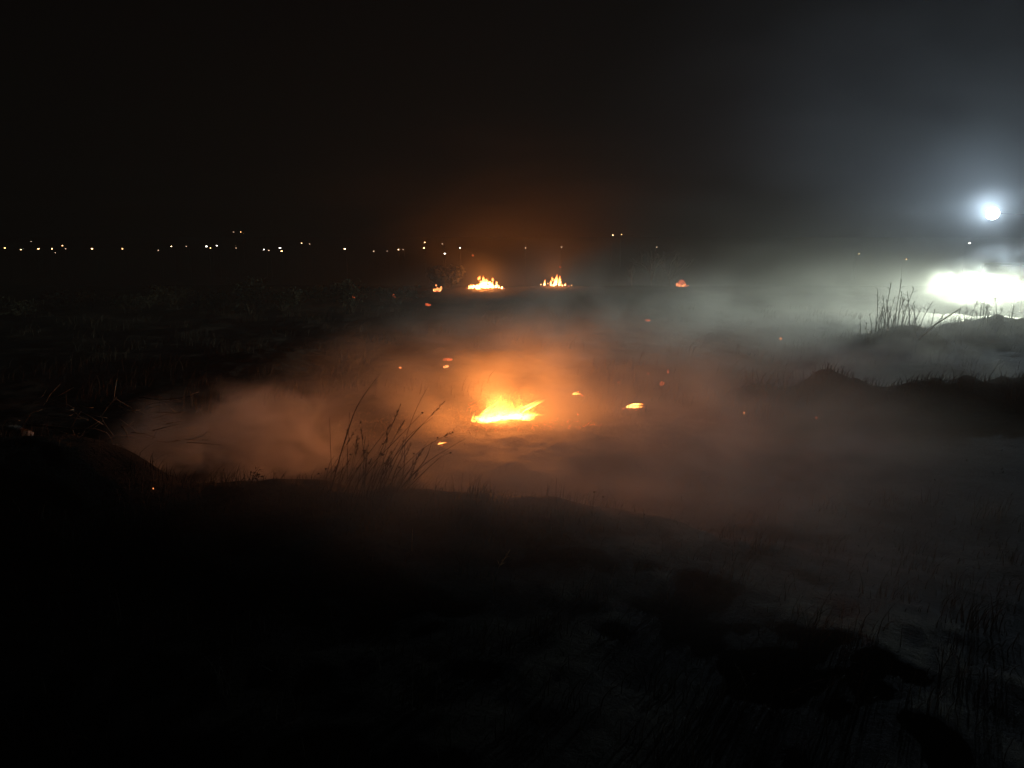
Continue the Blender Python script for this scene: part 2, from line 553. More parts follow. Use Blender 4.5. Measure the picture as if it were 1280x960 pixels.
# the big fire on the ground
fc = ground_at(628, 524)
fire = empty('ground_fire', fc)
tag(fire, 'largest ground fire, white hot flames blown flat to the right', 'fire')
FW = 40 / FPX * fc.y            # half width in metres
r = random.Random(3)
for i in range(150):
    u = r.uniform(-.95, .85)
    yy = r.uniform(-.17, .17)
    hgt = (.10 + .13 * r.random()) * (1 - .5 * abs(u) ** 2.5)
    lean = r.gauss(.45, .55)
    gx_, gy_ = fc.x + u * FW, fc.y + yy
    outer = i % 3 == 0
    if outer: hgt *= 1.35
    o = link('flame', (thin_flames if outer else near_flames)[i % 6], None, fire, (u * FW, yy, hz(gx_, gy_) - fc.z - .01),
             (r.uniform(-.25, .25), lean, r.uniform(-.7, .7)), (hgt * r.uniform(.9, 1.5), hgt * 1.1, hgt))
for (u, z0, lean, ln, w) in ((.62, .10, .95, .27, .35), (.70, .12, 1.05, .29, .3), (.66, .10, .9, .30, .25), (.74, .04, 1.35, .25, .4),
                             (.78, .12, 1.0, .27, .2), (.60, .13, 1.1, .34, .22), (.70, .15, .95, .25, .2)):
    link('flame', near_flames[int(ln * 100) % 6], None, fire, (u * FW, r.uniform(-.08, .08), z0), (0, lean, r.uniform(-.2, .2)), (ln * w, ln * w, ln))
for (u, z0, lean, ln, w) in ((-.66, .06, -1.35, .22, .6), (-.70, .03, -1.5, .26, .5), (-.60, .09, -1.2, .22, .6)):
    link('flame', near_flames[int(ln * 100) % 6], None, fire, (u * FW, r.uniform(-.05, .05), z0), (0, lean, 3.14), (ln * w, ln * w, ln))
point_light('fire_glow', fire, (0, -.05, .12), 490, FIRE, .10)

# burning straw behind and embers around it
def strands(n, cx, cy, rx, ry, seed, zmax, lmax, rad):
    b = MB(); q = random.Random(seed)
    for i in range(n):
        a = q.uniform(0, 6.283); rr = math.sqrt(q.random())
        x = cx + rr * rx * math.cos(a); y = cy + rr * ry * math.sin(a)
        z = hz(x, y) + q.uniform(.005, zmax) * (1 - rr * .6)
        d = Vector((q.gauss(.5, 1), q.gauss(0, .7), q.gauss(.1, .5))).normalized() * q.uniform(.3, 1) * lmax
        k = Vector((q.gauss(0, 1), q.gauss(0, 1), q.gauss(0, 1))) * .2 * d.length
        p0 = Vector((x, y, z))
        b.tube([p0, p0 + d * .5 + k, p0 + d], [rad, rad, rad * .4], 3)
    return b

o = strands(380, fc.x + .04, fc.y + .40, .46, .28, 5, .42, .15, .0036).build('burning_straw', M['glowstraw'], fire)
o.matrix_parent_inverse = Matrix.Translation(-fc); tag(o, 'tangle of red glowing straw behind the flames', kind='stuff')
o = strands(220, fc.x + .35, fc.y - .35, .85, .40, 6, .03, .06, .003).build('ember_litter', M['glowstraw'], fire)
o.matrix_parent_inverse = Matrix.Translation(-fc); tag(o, 'orange specks of ember in front of the flames', kind='stuff')

def far_fire(name, label, px, py, wpx, hpx, n, power, seed, tall=None, red=False):
    c = ground_at(px, py, 20)
    f = empty(name, c); tag(f, label, 'fire')
    q = random.Random(seed); s = c.y / FPX
    for i in range(n):
        if tall: u, hh = tall[i]
        else:
            u = q.uniform(-1, 1); hh = q.uniform(.12, .42) * (1.1 - .5 * abs(u))
            if -.5 < u < .2 and q.random() < .35: hh = q.uniform(.45, .65)
            if -.15 < u < .05 and q.random() < .5: hh = q.uniform(.7, 1.0)
        x, y = u * wpx * .5 * s, q.uniform(-.5, .5)
        z = hz(c.x + x, c.y + y) - c.z + q.uniform(0, .05)
        h = hh * hpx * s * 1.25
        link('flame', far_flames[q.randrange(6)], None, f, (x, y, z), (q.uniform(-.1, .1), q.uniform(-.1, .35) if tall else q.gauss(.15, .4), q.uniform(0, 6.28) if tall else q.gauss(0, .6)),
             (h * q.uniform(.4, .75), h * .6, h))
    hb = MB()
    for i in range(n * 3):
        u = max(-1.1, min(1.25, q.gauss(.05, .5)))
        x, y, zz = u * wpx * .5 * s, q.uniform(-.5, .5), abs(q.gauss(0, .33)) * hpx * s * (1.1 - .5 * abs(u))
        hb.lump((x, y, hz(c.x + x, c.y + y) - c.z + zz), q.uniform(.02, .07), q.randrange(999), (1, 1, q.uniform(.8, 1.8)), 4, 5, .5)
    tag(hb.build('burning_twigs', M['flame_far'] if not red else M['ember_hot'], f), 'glowing burning twigs among its flames', kind='stuff')
    b = MB()
    for i in range(max(6, n)):
        x, y = q.uniform(-.55, .55) * wpx * s, q.uniform(-.6, .5)
        b.lump((x, y, hz(c.x + x, c.y + y) - c.z + .03), q.uniform(.03, .07), q.randrange(999), (1.4, 1, .7), 4, 5)
    tag(b.build('ember_litter', M['ember'], f), 'glowing embers scattered along its foot', kind='stuff')
    if power > 200: point_light('fire_glow', f, (0, 0, .45), power, FIRE, .3)
    return f

far_fire('field_fire', 'far cluster of flames, brightest on the skyline, right of dark bush', 606, 361, 42, 15, 40, 1200, 11)
far_fire('field_fire', 'far row of small separate flames right of the brightest skyline fire', 694, 356, 32, 13, 8, 450, 12,
         tall=[(-.85, .5), (-.35, .5), (-.05, .95), (.05, .6), (.3, .8), (.55, .3), (.8, .25), (1.3, .12)])
far_fire('field_fire', 'small reddish fire burning at the foot of the dark bush', 546, 364, 11, 10, 5, 120, 13, red=True)

# ------------------------------------------------------------------ single embers and small flames
def ember(px, py, wpx, hpx, mat, label, Yd=None, lift=0.0, n=3):
    c = ground_at(px, py + hpx * .5) if Yd is None else at(px, py, Yd)
    q = random.Random(int(px * 7 + py)); s = c.y / FPX
    b = MB()
    for i in range(n):
        b.lump((q.uniform(-.3, .3) * wpx * s * (n > 1), q.uniform(-.3, .3) * wpx * s, hpx * s * .45 + q.uniform(-.2, .2) * hpx * s * (n > 1)),
               .5 * s * wpx * q.uniform(.45, .75), q.randrange(9999), (1, 1, hpx / wpx), 5, 7, .35)
    o = b.build('ember', M[mat], None, loc=c)
    tag(o, label, 'ember', 'embers glowing in the field')
    return c

ember(535, 381, 7, 4, 'ember', 'dull red ember below the small reddish fire at the bush')
ember(493, 370, 4, 6, 'ember', 'small upright red ember left of the dark bush')
ember(442, 371, 4, 5, 'ember', 'faintest ember on the dark left field, far left of the bush')
ember(500, 460, 5, 3, 'ember_hot', 'small bright ember above the tips of the tall grass', n=1)
ember(557, 458, 8, 4, 'ember_hot', 'bright lower ember of the pair up left of the largest fire')
ember(559, 449, 11, 4, 'ember', 'red upper ember of the pair up left of the largest fire', n=5)
ember(976, 423, 5, 6, 'ember_hot', 'lone orange ember in grey smoke at right of centre', n=1)
ember(827, 479, 6, 7, 'ember', 'red ember up right of the small arched flame')
ember(773, 478, 3, 3, 'ember', 'tiny ember up left of the small arched flame', n=1)
ember(810, 467, 3, 4, 'ember', 'tiny ember left above the red ember by the arched flame', n=1)
ember(835, 464, 3, 8, 'ember', 'thin upright ember above the red ember by the arched flame', n=1)
ember(808, 400, 7, 3, 'ember', 'flat pale ember on the dark field below the far glow mound')
ember(930, 516, 3, 3, 'ember_hot', 'tiny bright ember on dark ground right of the arched flame', n=1)
ember(1020, 522, 3, 3, 'ember', 'tiny ember on dark ground below the right hand ridge', n=1)
ember(192, 613, 2, 3, 'ember_hot', 'tiny white spark at the foot of the left smoke', n=1)
ember(700, 335, 3, 3, 'ember', 'tiny spark floating above the far row of flames', Yd=49, n=1)
ember(591, 321, 4, 4, 'ember', 'faint spark floating above the brightest skyline fire', Yd=49, n=1)
ember(722, 518, 4, 4, 'ember_hot', 'tiny ember on the littered ground right of the largest fire', n=1)

def small_flame(px, py, parts, label, nlit, mat_list=near_flames):
    c = ground_at(px, py)
    f = empty('small_flame', c); tag(f, label, 'fire')
    s = c.y / FPX
    for i, (dx, dz, lean, ln, w) in enumerate(parts):
        link('flame', mat_list[i % 6], None, f, (dx * s, 0, dz * s), (0, lean, 0), (ln * s * w, ln * s * w, ln * s))
    b = MB(); q = random.Random(int(px))
    for i in range(nlit):
        x, y = q.uniform(-14, 14) * s, q.uniform(-.15, .1)
        b.lump((x, y, hz(c.x + x, c.y + y) - c.z + .006), q.uniform(.008, .02), q.randrange(999), (1.5, 1, .6), 4, 5)
    tag(b.build('ember_litter', M['ember'], f), 'embers at its foot', kind='stuff')

small_flame(791, 511, [(-9 + i * 1.6, 1.5 + 3.2 * math.sin(i / 9 * 2.4), 1.15, 11, .75) for i in range(9)] + [(-7 + i * 2, 1, 1.2, 12, .6) for i in range(6)],
            'small arched flame lying on the ground right of the largest fire', 9)
small_flame(720, 494, [(-5, 1, 1.35, 12, .5), (-4, 1.5, 1.2, 10, .6), (0, 1, 1.3, 8, .6), (-2, 2, .9, 8, .5)],
            'tiny flame between the largest fire and the arched flame', 4)
small_flame(553, 557, [(-4, 2, 1.25, 11, .25), (-3, 2, 1.3, 10, .25), (-5, 1, .5, 6, .25), (-6, 1, 1.25, 10, .3)],
            'tiny burning stick at the right side of the tall grass', 2)

# far dome of glowing embers
c = ground_at(852, 356, 20); s = c.y / FPX
g = empty('ember_mound', c); tag(g, 'dull orange dome of embers alone on the far skyline', 'ember mound')
b = MB().lump((0, 0, 1.0 * s), 6.2 * s, 4, (1, .8, 1.15), 8, 12, .12)
b.build('glowing_heap', M['ember'], g)
b = MB(); q = random.Random(9)
for i in range(14): b.lump((q.uniform(-8, 8) * s, -.3 + q.uniform(-.2, .1), q.uniform(.3, 4) * s), q.uniform(.5, 1.1) * s, i, (1, 1, 1), 4, 5)
tag(b.build('ember_litter', M['ember_hot'], g), 'brighter embers along the foot', kind='stuff')

# ------------------------------------------------------------------ tall grass at the lip
def stem_obj(parent, base, pix, Yd, r0, mat, head=None, wob=.04, seed=0):
    q = random.Random(seed)
    pts = []
    for i, (a, b_) in enumerate(pix):
        pts.append(at(a, b_, Yd + wob * i * q.uniform(-1, 1)))
    pts2 = []
    for i in range(len(pts) - 1):
        p0 = pts[max(i - 1, 0)]; p1 = pts[i]; p2 = pts[i + 1]; p3 = pts[min(i + 2, len(pts) - 1)]
        for k in range(4):
            t = k / 4
            pts2.append(.5 * ((2 * p1) + (p2 - p0) * t + (2 * p0 - 5 * p1 + 4 * p2 - p3) * t * t + (3 * p1 - p0 - 3 * p2 + p3) * t ** 3))
    pts2.append(pts[-1])
    pts2 = [p - base for p in pts2]
    n = len(pts2)
    r0 *= 1.3
    st = MB().tube(pts2, [r0 * (1 - .72 * i / (n - 1)) for i in range(n)], 5).build('stem', mat, parent, True)
    if head:
        hb = MB(); tip = pts2[-1]; d = (pts2[-1] - pts2[-3]).normalized()
        if head == 'plume':
            ln = q.uniform(.10, .17)
            for i in range(34):
                t = q.random()
                side = Vector((q.gauss(0, 1), q.gauss(0, 1), q.gauss(0, 1))) * .3
                hb.leaf(tip - d * ln * .5 + d * ln * t, (d + side), .004, q.uniform(.02, .05) * (1.1 - t * .6))
        elif head == 'burr':
            for i in range(26):
                hb.leaf(tip, (q.gauss(0, 1), q.gauss(0, 1), q.gauss(.2, 1)), .007, q.uniform(.015, .035))
            hb.lump(tip, .008, seed, (1, 1, 1), 4, 6)
        elif head == 'bud':
            hb.lump(tip, .007, seed, (1.2, 1, .9), 4, 6)
        hb.build('seed_head', mat, st)
    return st

base = ground_at(470, 622)
tg = empty('tall_grass', base)
tag(tg, 'tall dry grass clump leaning right, dark against the lit smoke', 'grass clump')
Y0 = base.y
ST = [
    ([(410, 632), (418, 596), (433, 545), (447, 507), (471, 472)], .0045, None),
    ([(412, 628), (414, 590), (413, 555), (412, 520)], .0022, None),
    ([(434, 622), (434, 590), (435, 552), (437, 515)], .0024, None),
    ([(455, 618), (457, 590), (454, 560), (452, 540)], .0026, 'plume'),
    ([(448, 622), (462, 585), (492, 553), (528, 516)], .0026, 'bud'),
    ([(452, 622), (458, 595), (472, 578), (477, 568)], .0036, 'burr'),
    ([(500, 618), (505, 585), (507, 550), (520, 512), (535, 483)], .0024, None),
    ([(492, 622), (508, 602), (531, 575), (540, 552)], .0052, None),
    ([(494, 624), (520, 590), (545, 570), (582, 548)], .0026, None),
    ([(505, 615), (530, 590), (550, 572), (563, 566)], .0022, 'bud'),
    ([(466, 622), (480, 590), (510, 550), (546, 512)], .0026, 'plume'),
    ([(470, 622), (486, 585), (508, 548), (541, 522)], .0024, None),
    ([(474, 622), (486, 595), (503, 560), (527, 532)], .0028, None),
    ([(430, 618), (446, 588), (466, 560), (488, 532)], .0026, 'plume'),
    ([(458, 620), (468, 585), (480, 555), (497, 515)], .0028, 'plume'),
    ([(462, 620), (474, 590), (486, 560), (500, 535)], .0024, 'plume'),
    ([(484, 622), (492, 595), (502, 572), (514, 552)], .0030, None),
    ([(478, 622), (498, 590), (530, 560), (560, 543)], .0024, 'plume'),
    ([(450, 620), (454, 595), (455, 560), (457, 545)], .0030, None),
    ([(418, 628), (408, 604), (412, 580), (418, 570)], .0026, None),
    ([(420, 625), (428, 600), (427, 588), (430, 572)], .0026, None),
    ([(395, 636), (396, 610), (392, 598), (398, 592)], .0022, 'bud'),
    ([(440, 622), (450, 600), (470, 572), (492, 550)], .0022, None),
]
for i, (px_, r0, hd) in enumerate(ST):
    stem_obj(tg, base, px_, Y0 + random.uniform(-.22, .22), r0, M['char'], hd, seed=i)
for i in range(70):
    x0 = random.uniform(395, 515); t = random.uniform(.35, 1)
    dx = random.uniform(5, 55) * t
    stem_obj(tg, base, [(x0, 630), (x0 + dx * .2, 630 - 30 * t), (x0 + dx, 630 - 85 * t)], Y0 + random.uniform(-.3, .3), random.uniform(.0013, .0024), M['char'],
             random.choice([None, None, 'bud', 'plume']), seed=60 + i)

def weed(name, label, px, py, stems, Yd=None, mat='char', group=None):
    b0 = ground_at(px, py)
    w = empty(name, b0); tag(w, label, 'weed', group)
    for i, (pix, r0, hd) in enumerate(stems):
        stem_obj(w, b0, pix, b0.y + random.uniform(-.03, .03), r0, M[mat], hd, .01, seed=int(px) + i)
    return w

w = weed('leafy_weed', 'small leafy weed standing black against smoke left of tall grass', 308, 628,
         [([(304, 628), (312, 610), (318, 596), (325, 586)], .0028, None), ([(309, 616), (303, 606), (298, 604)], .0018, None),
          ([(315, 602), (309, 594), (310, 588)], .0016, None), ([(318, 598), (324, 600), (327, 597)], .0016, None)])
lb = MB()
for i in range(34):
    t = random.random()
    p_ = at(306 + 17 * t + random.gauss(0, 5), 624 - 36 * t + random.gauss(0, 3), w.location.y + random.uniform(-.05, .05)) - w.location
    lb.leaf(p_, (random.gauss(0, 1), random.gauss(0, 1), random.gauss(.2, .6)), .016, random.uniform(.018, .04))
lb.build('foliage', M['char'], w)
weed('budded_weed', 'thin weed with two dark round buds in front of the lit smoke', 735, 668,
     [([(738, 668), (741, 640), (743, 615)], .0018, 'bud'), ([(740, 665), (750, 640), (754, 621)], .0018, 'bud')])
weed('thin_stalk', 'single thin dark upright stalk below the largest fire', 698, 668, [([(702, 668), (698, 640), (695, 618), (696, 596)], .0018, None)])
weed('dry_straw', 'single pale curved straw blade just below the largest fire', 652, 612,
     [([(651, 610), (656, 603), (661, 595), (663, 582)], .0022, None)], mat='straw')
weed('dry_straw', 'pale upright straw blade in the dark below the tall grass', 514, 690,
     [([(515, 692), (515, 678), (516, 660)], .002, None)], mat='straw')
weed('seeded_straw', 'pale feathery straw standing in the dark foreground below centre', 616, 745,
     [([(617, 745), (617, 728), (622, 712), (630, 699)], .0018, 'plume'), ([(619, 745), (617, 725), (615, 716)], .0014, None)], mat='straw')
weed('dry_straw', 'thin pale straw blade in dark foreground right of feathery straw', 764, 732,
     [([(762, 733), (766, 717), (769, 706)], .0014, None)], mat='straw')
weed('dry_straw', 'lone short straw blade in the dark ground at lower right', 1052, 778,
     [([(1052, 778), (1052, 768), (1050, 758)], .0024, None), ([(1052, 772), (1053, 764), (1054, 760)], .0016, None)], mat='straw')
weed('straw_tuft', 'pale crumpled straw tuft lowest in the foreground, near bottom edge', 792, 930,
     [([(785, 930), (788, 915), (796, 905)], .004, None), ([(790, 932), (794, 918), (795, 906)], .003, None), ([(800, 936), (804, 928), (807, 922)], .002, None),
      ([(836, 940), (832, 925), (828, 905)], .002, None)], mat='straw')

# ------------------------------------------------------------------ brush pile at left
bp0 = ground_at(120, 540)
bp0 = Vector((at(130, 530, 6.6).x, 6.6, hz(at(130, 530, 6.6).x, 6.6)))
pile = empty('brush_pile', bp0); tag(pile, 'heap of cut twigs and bare branches behind the black earth heap', 'brush pile')
def branch(parent, origin, pix, Yd, r0, mat, subs=()):
    pts = [at(a, b_, Yd + random.uniform(-.03, .03)) - origin for a, b_ in pix]
    br = MB().tube(pts, [r0 * (1 - .6 * i / (len(pts) - 1)) for i in range(len(pts))], 6).build('branch', mat, parent, True)
    for sp in subs:
        q2 = [at(a, b_, Yd) - origin for a, b_ in sp]
        MB().tube(q2, [r0 * .6 * (1 - .6 * i / (len(q2) - 1)) for i in range(len(q2))], 5).build('twig', mat, br, True)
branch(pile, bp0, [(33, 531), (62, 533), (90, 536), (118, 536), (133, 541), (140, 550)], 6.5, .010, M['bark'],
       ([(88, 535), (94, 525), (101, 514)], [(90, 536), (93, 544), (112, 550)]))
branch(pile, bp0, [(152, 532), (158, 540), (160, 550)], 6.5, .007, M['bark'])
branch(pile, bp0, [(60, 533), (82, 542), (110, 549)], 6.6, .006, M['bark'])
branch(pile, bp0, [(140, 496), (152, 503), (165, 510)], 6.9, .006, M['bark'], ([(150, 502), (151, 511)],))
branch(pile, bp0, [(172, 496), (200, 500), (228, 497), (248, 490)], 7.1, .005, M['bark'])
branch(pile, bp0, [(142, 500), (145, 480), (148, 462)], 7.1, .003, M['bark'])
q = random.Random(21)
for i in range(60):
    x0 = q.uniform(20, 240); Yd = q.uniform(6.6, 7.7)
    y0 = q.uniform(500, 556); L_ = q.uniform(14, 46); a = q.gauss(.25, .5)
    if q.random() < .3: a = math.pi - a
    x1, y1 = x0 + L_ * math.cos(a), y0 - L_ * math.sin(a) * .7
    branch(pile, bp0, [(x0, y0), ((x0 + x1) / 2 + q.gauss(0, 2), (y0 + y1) / 2 + q.gauss(0, 2)), (x1, y1)], Yd, q.uniform(.002, .005), M['bark'])
st = at(12, 546, 6.4)
MB().lump((0, 0, 0), .12, 3, (1.5, 1, .7), 7, 10, .18).build('rock', mat_noise('pale_stone', (.16, .13, .11), (.30, .25, .21), 9, .9, .5), None, True, loc=st)
tag(bpy.data.objects['rock'], 'pale rounded stone at the left edge beside the brush pile', 'stone')

# ------------------------------------------------------------------ litter and dry grass
def litter(n, f):
    b_v, b_f = [], []
    q = random.Random(77)
    for i in range(n):
        x, y, l = f(q)
        z = hz_fast(x, y) + .004
        a = q.uniform(0, 6.283); t = q.gauss(.15, .3)
        d = Vector((math.cos(a) * math.cos(t), math.sin(a) * math.cos(t), math.sin(t))) * l
        s_ = Vector((-d.y, d.x, 0)).normalized() * q.uniform(.0012, .003)
        p = Vector((x, y, z)); k = len(b_v)
        up = Vector((0, 0, l * q.uniform(0, .25)))
        b_v.extend([tuple(p - s_), tuple(p + s_), tuple(p + d * .5 + s_ + up), tuple(p + d * .5 - s_ + up), tuple(p + d + s_ * .4), tuple(p + d - s_ * .4)])
        b_f.extend([(k, k + 1, k + 2, k + 3), (k + 3, k + 2, k + 4, k + 5)])
    b = MB(); b.v, b.f = b_v, b_f
    return b
# bilinear lookup of the ground sheet
def hz_fast(x, y):
    i = int(np.searchsorted(gx, x)) - 1; j = int(np.searchsorted(gy, y)) - 1
    fx = (x - gx[i]) / (gx[i + 1] - gx[i]); fy = (y - gy[j]) / (gy[j + 1] - gy[j])
    return float((Z[j, i] * (1 - fx) + Z[j, i + 1] * fx) * (1 - fy) + (Z[j + 1, i] * (1 - fx) + Z[j + 1, i + 1] * fx) * fy)

def f_near_fire(q):
    return fc.x + .5 + q.gauss(0, 1.3), fc.y - .25 + q.gauss(0, .55), q.uniform(.015, .07)
def f_field(q):
    y = 3.0 + 13 * q.random() ** 1.2
    return q.uniform(-.75, .75) * y, y, q.uniform(.02, .09)
tag(litter(6500, f_near_fire).build('straw_litter', M['straw']), 'bits of dry straw strewn on the ground before the largest fire', 'straw', kind='stuff')
tag(litter(6000, f_field).build('straw_litter', M['stalk']), 'sparse burnt straw strewn over the dark field', 'straw', kind='stuff')

def grass(n, f, mat, name, label, w=.0028):
    b_v, b_f = [], []
    q = random.Random(5)
    for i in range(n):
        x, y, h = f(q)
        z = hz_fast(x, y) - .01
        lx, ly = q.gauss(.25, .3) * h, q.gauss(0, .3) * h
        a = q.uniform(0, 3.14); sx, sy = math.cos(a) * w, math.sin(a) * w
        k = len(b_v)
        for t in (0, .4, .75, 1.0):
            g_ = 1 - t * .85
            cx_, cy_, cz_ = x + lx * t * t, y + ly * t * t, z + h * t * (1 - .15 * t)
            b_v.append((cx_ - sx * g_, cy_ - sy * g_, cz_)); b_v.append((cx_ + sx * g_, cy_ + sy * g_, cz_))
        for j in range(3):
            b_f.append((k + 2 * j, k + 2 * j + 1, k + 2 * j + 3, k + 2 * j + 2))
    b = MB(); b.v, b.f = b_v, b_f
    tag(b.build(name, mat), label, 'grass', kind='stuff')
tuft = [(random.uniform(-.7, .7), 2.6 + 4 * random.random()) for _ in range(120)]
def g_fg(q):
    if q.random() < .6:
        u, y = q.choice(tuft); return u * y + q.gauss(0, .07), y + q.gauss(0, .06), q.uniform(.05, .22)
    y = 2.4 + 4.2 * q.random(); return q.uniform(-.75, .75) * y, y, q.uniform(.03, .14)
grass(5200, g_fg, M['stalk'], 'dry_grass', 'short dead grass over the dark foreground bank')
def g_lip(q):
    x = q.uniform(-2.6, .6); y = 5.2 + q.gauss(0, .25); return x, y, q.uniform(.04, .16) * (1.6 if q.random() < .1 else 1)
grass(900, g_lip, M['char'], 'dry_grass', 'charred short grass along the lip of the bank')
tf = [(random.uniform(-.7, .75), 10 + 22 * random.random()) for _ in range(150)]
def g_far(q):
    u, y = q.choice(tf); return u * y + q.gauss(0, .25), y + q.gauss(0, .3), q.uniform(.08, .4)
grass(6000, g_far, M['stalk'], 'dry_grass', 'dead weeds scattered over the field beyond the fire', .006)

def g_mound(q):
    mx, my, rx, ry, h = q.choice(MOUNDS[:8]); return mx + q.gauss(0, rx * .5), my + q.gauss(0, ry * .4), q.uniform(.04, .20)
grass(1800, g_mound, M['char'], 'dry_grass', 'charred stubble on the mounds at right', .005)

# ------------------------------------------------------------------ bushes, bare trees, weeds at right
def bush(px, py_top, Yd, wpx, label, group=None, leaves=700, seed=1, name='bush', leaf=.05):
    top = at(px, py_top, Yd); gz = hz(top.x, Yd)
    h = max(.5, top.z - gz); rx = wpx / FPX * Yd * .5
    t = empty(name, (top.x, Yd, gz)); tag(t, label, 'bush', group)
    q = random.Random(seed)
    tb, cb = MB(), MB()
    for i in range(12):
        a = q.uniform(0, 6.283); d = Vector((math.cos(a) * rx * q.uniform(.3, .8), math.sin(a) * rx * q.uniform(.3, .8), h * q.uniform(.55, .9)))
        k = d * .5 + Vector((q.gauss(0, .08), q.gauss(0, .08), h * .12))
        tb.tube([(0, 0, -.05), tuple(k), tuple(d)], [.025, .014, .004], 5)
        for j in range(leaves // 12):
            c_ = d * q.uniform(.45, 1.05) + Vector((q.gauss(0, rx * .2), q.gauss(0, rx * .2), q.gauss(0, h * .12)))
            if c_.z < .03: c_.z = .05
            if c_.z > h: c_.z = h * q.uniform(.8, 1)
            cb.leaf(c_, (q.gauss(0, 1), q.gauss(0, 1), q.gauss(.3, .8)), leaf, q.uniform(1.2, 2.8) * leaf)
    tb.build('trunk', M['char'], t); cb.build('crown', M['leaf'], t)

bush(555, 333, 49.0, 40, 'round dark bush beside the brightest skyline fire', leaves=7000, seed=4, leaf=.085)
q = random.Random(31)
for i, (px, py, w_) in enumerate([(20, 372, 90), (95, 364, 80), (165, 368, 80), (215, 356, 70), (262, 362, 60), (310, 346, 52), (352, 360, 70), (405, 356, 60), (440, 349, 56), (495, 358, 70)]):
    bush(px, py, 30 + q.uniform(-3, 6), w_, 'low dark bush on the dim left skyline, %s from the left edge' % ['first', 'second', 'third', 'fourth', 'fifth', 'sixth', 'seventh', 'eighth', 'ninth', 'tenth'][i], 'bushes along the left skyline', 900, 40 + i)

def bare_tree(px, py_top, Yd, label, seed, group, depth=4):
    top = at(px, py_top, Yd); gz = hz(top.x, Yd); h = top.z - gz
    t = empty('bare_tree', (top.x, Yd, gz)); tag(t, label, 'tree', group)
    q = random.Random(seed); tb, cb = MB(), MB()
    tb.tube([(0, 0, -.1), (.05, 0, h * .2), (.02, .05, h * .42)], [.09, .07, .055], 7)
    def grow(p, d, ln, r0, lv):
        e = p + d * ln; m_ = p + d * ln * .5 + Vector((q.gauss(0, 1), q.gauss(0, 1), q.gauss(0, 1))) * ln * .07
        cb.tube([p, m_, e], [r0, r0 * .8, r0 * .6], 4)
        if lv == 0: return
        for _ in range(3):
            nd = (d + Vector((q.gauss(0, .45), q.gauss(0, .45), q.gauss(.12, .3)))).normalized()
            grow(e if q.random() < .6 else m_, nd, ln * q.uniform(.6, .85), r0 * .58, lv - 1)
    for _ in range(4):
        grow(Vector((.02, .05, h * .4)), Vector((q.gauss(0, .5), q.gauss(0, .5), 1)).normalized(), h * .24, .045, depth - 1)
    tb.build('trunk', M['char'], t); cb.build('crown', M['char'], t)
bare_tree(815, 306, 58, 'left one of two faint bare trees left of the ember dome', 1, 'faint bare trees')
bare_tree(838, 312, 60, 'right one of two faint bare trees left of the ember dome', 2, 'faint bare trees')
bare_tree(790, 330, 56, 'thin bare sapling left of the two faint bare trees', 3, None, 3)

def stalk_clump(px, Yd, spread, hpx, n, label, seed, top_py):
    p0 = at(px, top_py, Yd); gz = hz(p0.x, Yd); b0 = Vector((p0.x, Yd, gz))
    t = empty('dry_weeds', b0); tag(t, label, 'weeds', 'dry weeds on the mounds at right'); s = Yd / FPX
    q = random.Random(seed)
    for i in range(n):
        x0 = q.gauss(0, .5) * spread * s; h = hpx * s * q.uniform(.35, 1) + .1
        y0 = q.uniform(-.25, .25); z0 = hz(b0.x + x0, b0.y + y0) - gz - .03
        ln = q.gauss(.05, .18)
        pts = [(x0, y0, z0), (x0 + ln * h * .3, y0, z0 + h * .5), (x0 + ln * h, y0 + q.gauss(0, .05), z0 + h)]
        sb = MB().tube(pts, [.009, .007, .004], 4).build('stem', M['char'], t)
        hb = MB()
        for k in range(10):
            tt = q.uniform(.45, 1); pp = Vector(pts[1]).lerp(Vector(pts[2]), (tt - .45) / .55)
            hb.tube([pp, pp + Vector((q.gauss(0, .05), q.gauss(0, .05), q.uniform(.03, .10)))], [.004, .002], 3)
        hb.build('side_shoot', M['char'], sb)
stalk_clump(1128, 18.3, 36, 58, 26, 'tallest dry weeds, left of the white glare on a mound', 3, 415)
stalk_clump(1222, 19.8, 40, 26, 22, 'short dry weeds on a mound just below the white glare', 4, 400)
stalk_clump(1100, 19.0, 30, 34, 14, 'thin dry weeds left of the tallest weeds at right', 6, 408)
b0 = ground_at(1146, 424); t = empty('leaning_stick', b0); tag(t, 'long thin stick leaning up right between two mounds', 'stick')
MB().tube([(0, 0, -.05), tuple(at(1170, 405, b0.y) - b0), tuple(at(1200, 386, b0.y) - b0)], [.022, .018, .010], 6).build('branch', M['bark'], t, True)
MB().tube([tuple(at(1172, 404, b0.y) - b0), tuple(at(1180, 392, b0.y) - b0)], [.010, .005], 5).build('twig', M['bark'], t, True)

# ------------------------------------------------------------------ work light on its mast
lamp_p = at(1241, 267, 31.0)
mx_ = lamp_p.x + 2.1; gz = hz(mx_, lamp_p.y)
wl = empty('work_light', (mx_, lamp_p.y, gz)); tag(wl, 'dazzling round work light on a boom at the right edge', 'work light')
hl = lamp_p.z - gz
MB().tube([(0, 0, .25), (0, 0, hl * .5)], [.045, .045], 10).tube([(0, 0, hl * .5), (0, 0, hl - .15)], [.03, .03], 10).build('mast', M['black'], wl)
MB().tube([(0, 0, hl - .2), (-.9, 0, hl - .05), (-1.8, .12, hl + .02)], [.02, .014, .012], 8).build('boom', M['black'], wl)
for k in range(3):
    a = 2 * math.pi * k / 3 + .4
    MB().tube([(0, 0, .9), (.85 * math.cos(a), .85 * math.sin(a), 0)], .022, 8).build('leg', M['steel'], wl)
aim = Vector((-.66, -.75, .04)).normalized()
rotm = aim.to_track_quat('-Z', 'Y').to_matrix()
side = aim.cross(Vector((0, 0, 1))).normalized(); upv = side.cross(aim)
